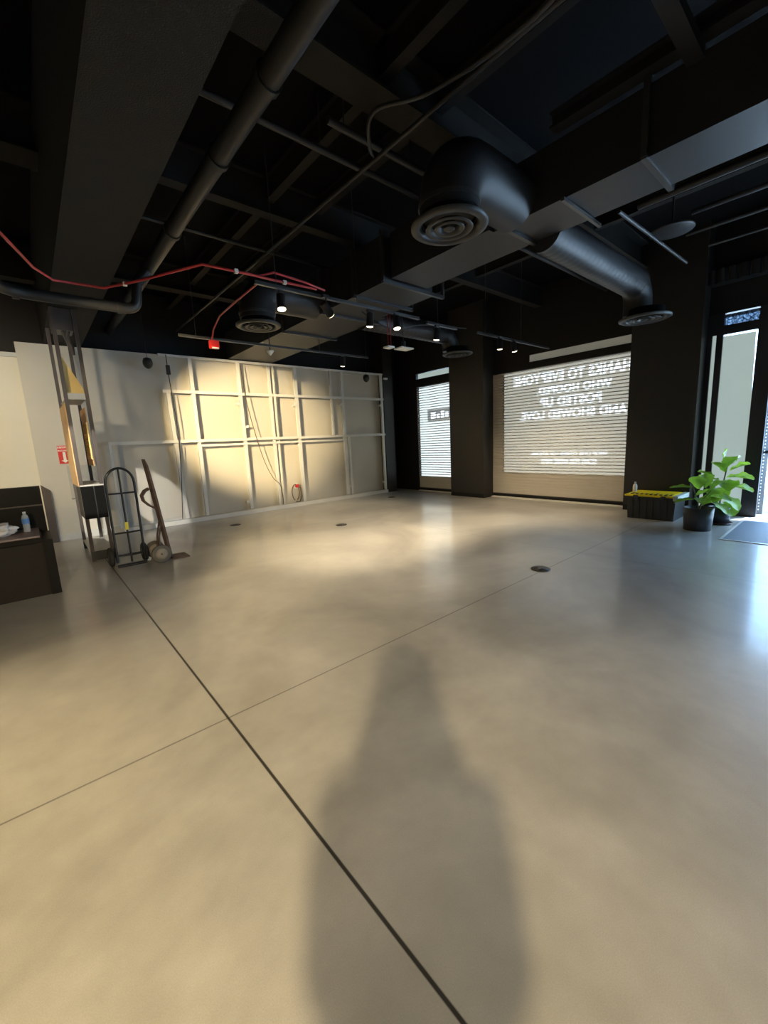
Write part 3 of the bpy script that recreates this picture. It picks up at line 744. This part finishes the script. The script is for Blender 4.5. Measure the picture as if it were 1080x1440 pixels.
cable('ceiling_cable', [(1.75, -.2, 4.1), (1.9, .5, 3.9), (2.35, 1.1, 3.75), (2.5, 1.6, 3.8), (2.45, 2.2, 3.85), (2.3, 2.6, 3.9), (2.5, 2.9, 3.9), (2.64, 3.0, 3.92)], .016, 'thick black cable looping across the open ceiling', 'duct')
cable('ceiling_cable', [(3.9, 5.2, 3.6), (4.4, 4.9, 3.2), (5.2, 4.9, 3.35), (6.2, 4.8, 3.4)], .008, 'thin black cable drooping beside the far end of the duct', 'duct')

# main rectangular duct
md = thing('rectangular_duct', 'long rectangular black air duct crossing the right side of the ceiling', 'duct', (4.0, 2, 3.45))
MB().box(3.74, 4.29, -5, 2.55, 3.45, 3.92).make('duct_section', 'duct', md)
MB().box(3.66, 4.29, 2.55, 3.95, 3.45, 3.95).make('duct_section', 'duct', md)
MB().box(3.60, 4.50, 4.05, 5.15, 3.42, 3.95).make('duct_section', 'duct', md)
MB().box(3.58, 4.60, 5.15, 9.2, 3.42, 3.95).make('duct_section', 'duct', md)
for y, z in ((.30, 3.445), (1.25, 3.445), (2.42, 3.43), (4.0, 3.41), (4.6, 3.40), (5.4, 3.40), (6.6, 3.40)):
    x0, x1 = (3.70, 4.36) if y < 4 else (3.56, 4.66)
    MB().box(x0, x1, y-.02, y+.02, z-.012, z+.03).box(x0-.01, x0+.02, y-.02, y+.02, z, 3.98).box(x1-.02, x1+.01, y-.02, y+.02, z, 3.98).make('flange', 'steel' if y > 1 else 'duct', md)
for y in (1.85,):
    MB().bar((3.7, y, 3.43), (4.45, y, 3.43), .014).make('support_angle', 'steel', md)

def spiral(x0, x1, y, z, r, label, drop):
    t = thing('spiral_duct', label, 'duct', (x0, y, z))
    m = MB(); L = x1-x0; n = int(L/.035); pts = []; rs = []
    for i in range(n+1):
        x = x0+L*i/n; pts.append((x, y, z)); rs.append(r*(1.025 if i % 3 == 0 else 1))
    m.tube(pts, rs, 32); m.make('duct_tube', 'duct', t)
    el = bend((x1-.2, y, z), (x1+.12, y, z), (x1+.12, y, z-.5), .28, 8)
    MB().tube([V((x1, y, z))]+el+[V((x1+.12, y, drop))], r*.98, 28).make('elbow', 'duct', t)
    return t
spiral(4.28, 6.85, 2.33, 3.52, .185, 'ribbed round duct reaching from the main duct towards the entrance', 3.12)
spiral(4.58, 6.75, 5.72, 3.55, .17, 'ribbed round duct beyond the track lights near the column', 3.25)

def diffuser(x, y, z, R, label, flat=False):
    t = thing('round_diffuser', label, 'air diffuser', (x, y, z), 'round black ceiling diffusers')
    if flat:
        MB().lathe([(0, 0), (R*.96, 0), (R, .006), (R, .02), (0, .03)], (x, y, z), 40).make('disc', 'duct', t); 
        MB().cyl((x, y, z+.02), (x, y, 4.6), .012, 8).make('hanger', 'duct', t)
        return
    MB().lathe([(R, .03), (R, .012), (R*.93, 0), (R*.80, .0), (R*.74, .03), (R*.70, .07)], (x, y, z), 48).make('outer_ring', 'duct', t)
    for a in (.62, .40):
        MB().lathe([(R*a, .0), (R*(a-.02), -.008), (R*(a-.12), .0), (R*(a-.17), .035)], (x, y, z), 40).make('cone_ring', 'duct', t)
    MB().lathe([(R*.15, .0), (R*.1, -.01), (0, -.012)], (x, y, z), 24).make('centre_cone', 'duct', t)
    MB().lathe([(R*.72, .04), (R*.72, .14), (0, .14)], (x, y, z), 32).make('collar', 'deck', t)
diffuser(2.82, 2.34, 3.15, .305, 'round black ceiling diffuser left of the main duct, nearest the camera')
diffuser(6.98, 2.23, 3.04, .33, 'round black diffuser under the ribbed duct near the entrance')
diffuser(2.66, 5.6, 3.13, .30, 'round black diffuser behind the track spotlights on the left')
diffuser(6.87, 5.55, 3.15, .30, 'round black diffuser in front of the charcoal column')
diffuser(6.25, 1.76, 3.82, .23, 'flat black disc hanging alone at the right of the ceiling', True)
def plenum(x, y, z, x1, label, r=.235):
    t = thing('diffuser_elbow', label, 'duct', (x, y, z))
    el = bend((x, y, z), (x, y, z+.42), (x1, y, z+.42), .33, 8)
    MB().tube([V((x, y, z+.05))]+el+[V((x1, y, z+.42))], r, 28).make('elbow', 'duct', t)
    MB().cyl((x, y, z+.1), (x, y, z+.13), r*1.04, 28).make('clamp_band', 'steel', t)
plenum(2.82, 2.34, 3.2, 3.74, 'black duct elbow above the nearest round diffuser')
plenum(2.66, 5.6, 3.18, 3.58, 'black duct elbow above the diffuser behind the track spotlights')

# ------------------------------------------------------------------ red conduit, alarm, small fittings
rp = [(.0, -2, 3.3), (.06, 4.6, 3.3), (.30, 5.35, 3.3), (.46, 5.62, 3.3), (.9, 5.60, 3.3), (1.15, 5.2, 3.3), (1.57, 4.42, 3.3), (1.97, 4.4, 3.3), (2.3, 4.4, 3.3), (2.85, 4.38, 3.3)]
rc = thing('red_conduit', 'long red flexible conduit sagging under the boxed beam to the light track', 'conduit', rp[0])
MB().tube(rp, .013, 10).make('conduit_run', 'red', rc)
MB().tube([(2.15, 4.42, 3.31), (2.3, 4.36, 3.36), (2.5, 4.34, 3.34), (2.7, 4.35, 3.33), (2.95, 4.36, 3.3)], .012, 10).make('conduit_run', 'red', rc)
MB().tube([(2.2, 4.5, 3.29), (2.22, 5.2, 3.29), (2.25, 5.9, 3.29), (2.38, 6.55, 3.27), (2.4, 6.7, 3.16)], .011, 10).make('conduit_branch', 'red', rc)
for p in ((1.06, 5.36, 3.3), (1.9, 4.4, 3.3), (2.45, 4.4, 3.3)):
    MB().box(p[0]-.02, p[0]+.02, p[1]-.02, p[1]+.02, p[2]-.02, p[2]+.02, .004).make('conduit_clip', 'whiteplastic', rc)
al = thing('fire_alarm', 'small red fire alarm unit hanging at the left end of the far light track', 'alarm', (2.42, 6.72, 3.04))
MB().box(2.36, 2.50, 6.68, 6.76, 3.04, 3.16, .01).make('housing', 'redplastic', al)
MB().cyl((2.43, 6.76, 3.1), (2.43, 6.79, 3.19), .008, 8).make('stem', 'steel', al)
MB().box(2.38, 2.48, 6.67, 6.685, 3.035, 3.055).make('strobe', 'whiteplastic', al)
sd = thing('smoke_detector', 'white conical detector under the far light track', 'detector', (3.45, 6.9, 3.05))
MB().lathe([(0, .0), (.012, .0), (.06, .06), (.065, .08), (0, .08)], (3.45, 6.9, 3.07), 24).make('cone', 'whiteplastic', sd)
MB().cyl((3.45, 6.9, 3.15), (3.45, 6.9, 4.6), .008, 8).make('stem', 'duct', sd)
ap = thing('wireless_access_point', 'pair of flat white boxes hanging on red conduits past the near track', 'device', (4.8, 5.15, 3.0))
MB().box(4.60, 4.74, 5.1, 5.24, 2.98, 3.01, .01).make('flat_box', 'whiteplastic', ap)
MB().box(4.80, 5.08, 5.0, 5.2, 2.975, 3.0, .01).make('flat_box', 'whiteplastic', ap)
for x in (4.64, 4.70): MB().tube([(x, 5.15, 3.0), (x, 5.15, 4.2)], .006, 6).make('red_conduit', 'red', ap)
MB().tube([(4.93, 5.1, 3.0), (4.93, 5.1, 3.1)], .04, 10).tube([(4.93, 5.1, 3.1), (4.93, 5.1, 4.55)], .006, 6).make('hanger', 'duct', ap)
lm = thing('wall_lamp', 'tiny white fitting at the top of the pilaster', 'fitting', (8.02, 9.12, 3.2))
MB().box(8.0, 8.12, 9.10, 9.17, 3.24, 3.29, .008).make('fitting_body', 'whiteplastic', lm)

# ------------------------------------------------------------------ light tracks and spotlights
def track(x0, x1, y, z, label):
    t = thing('light_track', label, 'light track', ((x0+x1)/2, y, z))
    MB().box(x0, x1, y-.018, y+.018, z-.015, z+.02).make('rail', 'steel', t)
    MB().box(x0, x1, y-.022, y-.018, z-.018, z-.010).make('lower_lip', 'alu', t)
    k = 0; x = x0+.25
    while x < x1:
        MB().cyl((x, y, z), (x, y, ZC), .005, 6).make('hanger_rod', 'steel', t); x += 1.1
    return t
track(2.05, 4.5, 4.32, 3.2, 'near black light track with four spotlights')
track(1.95, 5.55, 6.8, 3.2, 'far black light track close to the stud wall')
track(5.9, 8.3, 4.36, 3.2, 'black light track with two spotlights before the wide shutter')
track(4.8, 5.5, 4.45, 3.22, 'short black track holding one spotlight below the duct')
track(-2.6, -.8, -1.95, 3.1, 'black light track behind the camera')
track(.8, 2.4, -3.0, 3.1, 'unseen black track added behind the camera to the right for a fill light')  # added out of view to carry the fill spotlight
track(-4.2, -1.0, 3.2, 3.2, 'black light track over the left side of the room')
track(-3.2, -1.2, 6.6, 3.3, 'black light track before the cream wall')

def spot(p, aim, label, power, ang, blend=.6, color=(1, .80, .52), soft=.05, zt=3.19, lens='lens'):
    p = V(p); d = (V(aim)-p).normalized()
    t = thing('track_spotlight', label, 'spotlight', p, 'track spotlights')
    top = p-d*.17
    MB().tube([p, p-d*.02, p-d*.02, p-d*.16, top], [.048, .05, .048, .048, .036], 24, cap=False).make('housing', 'steel', t)
    MB().lathe([(.045, -.004), (.044, .004), (.034, .010), (.018, .013), (0, .014)], p, 24, d).make('lens', lens, t)
    MB().lathe([(0, 0), (.046, 0)], p-d*.165, 20, d).make('end_cap', 'steel', t)
    piv = p-d*.10
    MB().tube([piv, V((piv.x, piv.y, zt))], .009, 8).box(piv.x-.04, piv.x+.04, piv.y-.018, piv.y+.018, zt-.02, zt+.01).make('arm', 'steel', t)
    if power:
        l = bpy.data.lights.new('spot', 'SPOT'); l.energy = power; l.spot_size = math.radians(ang); l.spot_blend = blend
        l.color = color; l.shadow_soft_size = soft
        lo_ = bpy.data.objects.new('spot_light', l); COL.objects.link(lo_); lo_.parent = t
        q = V((0, 0, -1)).rotation_difference(d); lo_.rotation_mode = 'QUATERNION'; lo_.rotation_quaternion = q
        lo_.location = d*.03
    return t
spot((2.37, 4.37, 3.0), (2.1, 3.75, 0), 'lit spotlight hanging at the left end of the near track', 200, 66)
spot((2.95, 4.26, 3.0), (4.6, 4.75, 1.7), 'tilted cylindrical spotlight, second from left on the near track', 170, 60, .8)
spot((3.65, 4.40, 3.0), (3.75, 5.0, 0), 'downward spotlight, third from left on the near track', 620, 72, .8)
spot((4.04, 4.29, 3.0), (3.9, 3.8, 0), 'bright spotlight tilted forward at the right end of the near track', 190, 68, .8)
spot((5.01, 4.45, 3.0), (5.1, 5.0, 0), 'spotlight alone on the short track below the duct', 380, 75, .8, lens='lensw', zt=3.2)
spot((4.94, 6.85, 3.0), (5.2, 7.6, 0), 'downward spotlight on the far track before the stud wall', 300, 80, .8, lens='lensw')
spot((6.54, 4.34, 3.0), (6.9, 4.6, 0), 'dim downward spotlight, left one before the wide shutter', 160, 80, .8, lens='lensw')
spot((6.96, 4.31, 3.0), (7.6, 4.3, .8), 'bright tilted spotlight, right one before the wide shutter', 220, 100, .8)
spot((-1.72, -1.91, 2.9), (.0, 2.0, 0), 'spotlight on the track behind the camera', 1120, 76, 1.0, color=(1, .77, .42), soft=.065, zt=3.09)
spot((-2.4, 3.2, 3.0), (-.6, 1.6, 0), 'spotlight at the left end of the left room track', 620, 95, .9, color=(1, .76, .38), soft=.25)
spot((-1.3, 3.2, 3.0), (-.6, 9.4, 1.9), 'spotlight aimed at the cream wall from the left room track', 650, 52, .8, color=(1, .85, .6), soft=.15)
spot((-1.05, 3.2, 3.0), (1.48, 9.35, .3), 'unseen narrow beam spotlight added for the bright wall patch behind the hand trucks', 1500, 15, .15, color=(1, .93, .82), soft=.02)  # added lamp, imitates the daylight patch low on the wall
spot((-1.6, 3.2, 3.0), (4.0, 9.3, 1.95), 'spotlight aimed across the room at the stud wall from the left room track', 7000, 24, .75, color=(1, .77, .42), soft=.06)
spot((1.6, -3.0, 3.0), (1.9, -.5, 0), 'unseen fill spotlight added behind the camera to the right', 520, 84, 1.0, color=(1, .9, .74), soft=.1, zt=3.09)  # added fill light for the right foreground floor
spot((-1.6, 6.6, 3.1), (-1.0, 9.4, 1.6), 'spotlight on the track before the cream wall', 170, 90, .8, zt=3.29, color=(1, .85, .6))

# ------------------------------------------------------------------ the photographer, standing behind the camera (casts the shadow on the floor)
fx = V((1.18, 1.30, 0)).normalized(); sx_ = V((fx.y, -fx.x, 0))       # facing direction and the figure's right
P0 = V((-.29, -.32, 0))
def Wp(r, fdist, z): return P0+sx_*r+fx*fdist+V((0, 0, z))
def skin_obj(name, verts, edges, radii, matn, parent, root=0, sub=2):
    me = bpy.data.meshes.new(name); me.from_pydata([V(v)-parent.location for v in verts], edges, [])
    o = bpy.data.objects.new(name, me); COL.objects.link(o); o.parent = parent
    sk = o.modifiers.new('skin', 'SKIN'); lay = me.skin_vertices[0].data if me.skin_vertices else None
    if lay is None:
        bm = bmesh.new(); bm.from_mesh(me); bm.verts.layers.skin.verify(); bm.to_mesh(me); bm.free(); lay = me.skin_vertices[0].data
    for i, r in enumerate(radii): lay[i].radius = r if isinstance(r, tuple) else (r, r); lay[i].use_root = (i == root)
    ss = o.modifiers.new('sub', 'SUBSURF'); ss.levels = sub; ss.render_levels = sub
    me.materials.append(M[matn]); return o
pe = thing('person', 'person in dark jacket and jeans holding up a phone behind the camera', 'person', P0)
bv = [Wp(0, 0, .92), Wp(0, .01, 1.10), Wp(0, 0, 1.30), Wp(0, 0, 1.42), Wp(0, .015, 1.49), Wp(0, .03, 1.56), Wp(0, .035, 1.64),
      Wp(.09, 0, .88), Wp(.10, .02, .50), Wp(.10, -.01, .10), Wp(.11, .10, .05),
      Wp(-.09, 0, .88), Wp(-.10, .02, .50), Wp(-.10, -.01, .10), Wp(-.11, .10, .05),
      Wp(.15, 0, 1.36), Wp(.15, .05, 1.04), Wp(.09, .26, 1.37), Wp(.075, .30, 1.43),
      Wp(-.15, 0, 1.36), Wp(-.15, .05, 1.04), Wp(-.09, .26, 1.37), Wp(-.075, .30, 1.43)]
be = [(0, 1), (1, 2), (2, 3), (3, 4), (4, 5), (5, 6), (0, 7), (7, 8), (8, 9), (9, 10), (0, 11), (11, 12), (12, 13), (13, 14), (3, 15), (15, 16), (16, 17), (17, 18), (3, 19), (19, 20), (20, 21), (21, 22)]
brad = [(.14, .10), (.12, .095), (.145, .10), (.10, .07), .05, (.075, .09), (.07, .085), .085, .06, .042, .035, .085, .06, .042, .035, .058, .045, .032, .024, .058, .045, .032, .024]
skin_obj('body', bv, be, brad, 'skin', pe)
# clothes follow the body
skin_obj('jacket', [Wp(0, 0, .84)]+bv[1:4]+[bv[15], bv[16], bv[17], bv[19], bv[20], bv[21]], [(0, 1), (1, 2), (2, 3), (3, 4), (4, 5), (5, 6), (3, 7), (7, 8), (8, 9)],
         [(.175, .135), (.15, .12), (.165, .12), (.11, .085), .07, .058, .042, .07, .058, .042], 'cloth', pe)
skin_obj('trousers', [bv[0], bv[7], bv[8], Wp(.10, -.01, .14), bv[11], bv[12], Wp(-.10, -.01, .14)], [(0, 1), (1, 2), (2, 3), (0, 4), (4, 5), (5, 6)], [(.155, .115), .10, .075, .06, .10, .075, .06], 'jeans', pe)
for s in (1, -1):
    skin_obj('shoe', [Wp(.10*s, -.06, .05), Wp(.10*s, .03, .045), Wp(.11*s, .15, .035)], [(0, 1), (1, 2)], [(.045, .045), (.045, .04), (.04, .03)], 'shoe', pe)
hd = bmesh.new(); bmesh.ops.create_uvsphere(hd, u_segments=24, v_segments=16, radius=1)
rot = Matrix(((sx_.x, fx.x, 0), (sx_.y, fx.y, 0), (0, 0, 1)))
hc = Wp(0, -.005, 1.625)
for v in hd.verts:
    c_ = v.co.copy(); c_ = V((c_.x*.085, c_.y*.105, c_.z*.115)); v.co = rot @ c_+hc
MB().bm(hd, True).make('hair', 'hair', pe)
for s in (1, -1):   # ears and eyes
    MB().lathe([(0, 0), (.012, .004), (.014, .012), (0, .016)], Wp(.072*s, .03, 1.60), 12, sx_*s).make('ear', 'skin', pe)
    MB().lathe([(0, 0), (.011, .003), (0, .007)], Wp(.03*s, .118, 1.615), 12, fx).make('eye', 'signwhite', pe)
MB().tube([Wp(0, .118, 1.62), Wp(0, .138, 1.585), Wp(0, .118, 1.575)], [.006, .013, .008], 8).make('nose', 'skin', pe)
MB().tube([Wp(-.022, .112, 1.55), Wp(0, .119, 1.548), Wp(.022, .112, 1.55)], .006, 8).make('mouth', 'saucer', pe)
for s in (1, -1):   # hands round the phone
    hv = [Wp(.075*s, .30, 1.43), Wp(.085*s, .335, 1.46)]; he = [(0, 1)]; hr = [.024, (.030, .018)]
    for k in range(4):
        b0 = len(hv); z = 1.455+k*.018
        hv += [Wp(.080*s, .36, z), Wp(.066*s, .375-.002*k, z+.004), Wp(.050*s, .372, z+.005)]
        he += [(1, b0), (b0, b0+1), (b0+1, b0+2)]; hr += [.009, .0085, .0075]
    b0 = len(hv); hv += [Wp(.075*s, .335, 1.47), Wp(.058*s, .342, 1.49)]; he += [(1, b0), (b0, b0+1)]; hr += [.011, .009]
    skin_obj('hand', hv, he, hr, 'skin', pe, 0, 1)
phn = thing('phone', 'dark phone held up in both hands behind the camera', 'phone', Wp(0, .355, 1.44))
pm = bmesh.new(); bmesh.ops.create_cube(pm, size=1)
for v in pm.verts: v.co = rot @ V((v.co.x*.074, v.co.y*.008, v.co.z*.15))+Wp(0, .355, 1.51)
bmesh.ops.bevel(pm, geom=pm.edges[:], offset=.003, segments=2, affect='EDGES')
MB().bm(pm).make('phone_body', 'rackbox', phn)

# ------------------------------------------------------------------ daylight
w = bpy.data.worlds.new('world'); S.world = w; w.use_nodes = True
nt = w.node_tree
for n in list(nt.nodes): nt.nodes.remove(n)
wo = nt.nodes.new('ShaderNodeOutputWorld'); bgn = nt.nodes.new('ShaderNodeBackground')
bgn.inputs[0].default_value = (.42, .66, 1.0, 1); bgn.inputs[1].default_value = 15
nt.links.new(bgn.outputs[0], wo.inputs[0])
p2 = bpy.data.lights.new('portal', 'AREA'); p2.shape = 'RECTANGLE'; p2.size = 2.75; p2.size_y = 3.9; p2.cycles.is_portal = True
po2 = bpy.data.objects.new('window_portal', p2); COL.objects.link(po2); po2.location = (8.92, -3.05, 1.57); po2.rotation_euler = (0, PI/2, 0)
pl = bpy.data.lights.new('portal', 'AREA'); pl.shape = 'RECTANGLE'; pl.size = 2.3; pl.size_y = 2.0; pl.cycles.is_portal = True
po_ = bpy.data.objects.new('door_portal', pl); COL.objects.link(po_); po_.location = (8.86, .05, 1.15)
po_.rotation_euler = (0, PI/2, 0)

sun = bpy.data.lights.new('sun', 'SUN'); sun.energy = 50; sun.color = (.72, .86, 1.0); sun.angle = math.radians(2)
so = bpy.data.objects.new('sun', sun); COL.objects.link(so); so.rotation_euler = (math.radians(8), math.radians(14), 0)
S.view_settings.view_transform = 'Standard'; S.view_settings.look = 'None'; S.view_settings.gamma = 1
S.view_settings.use_curve_mapping = False; S.view_settings.exposure = 0
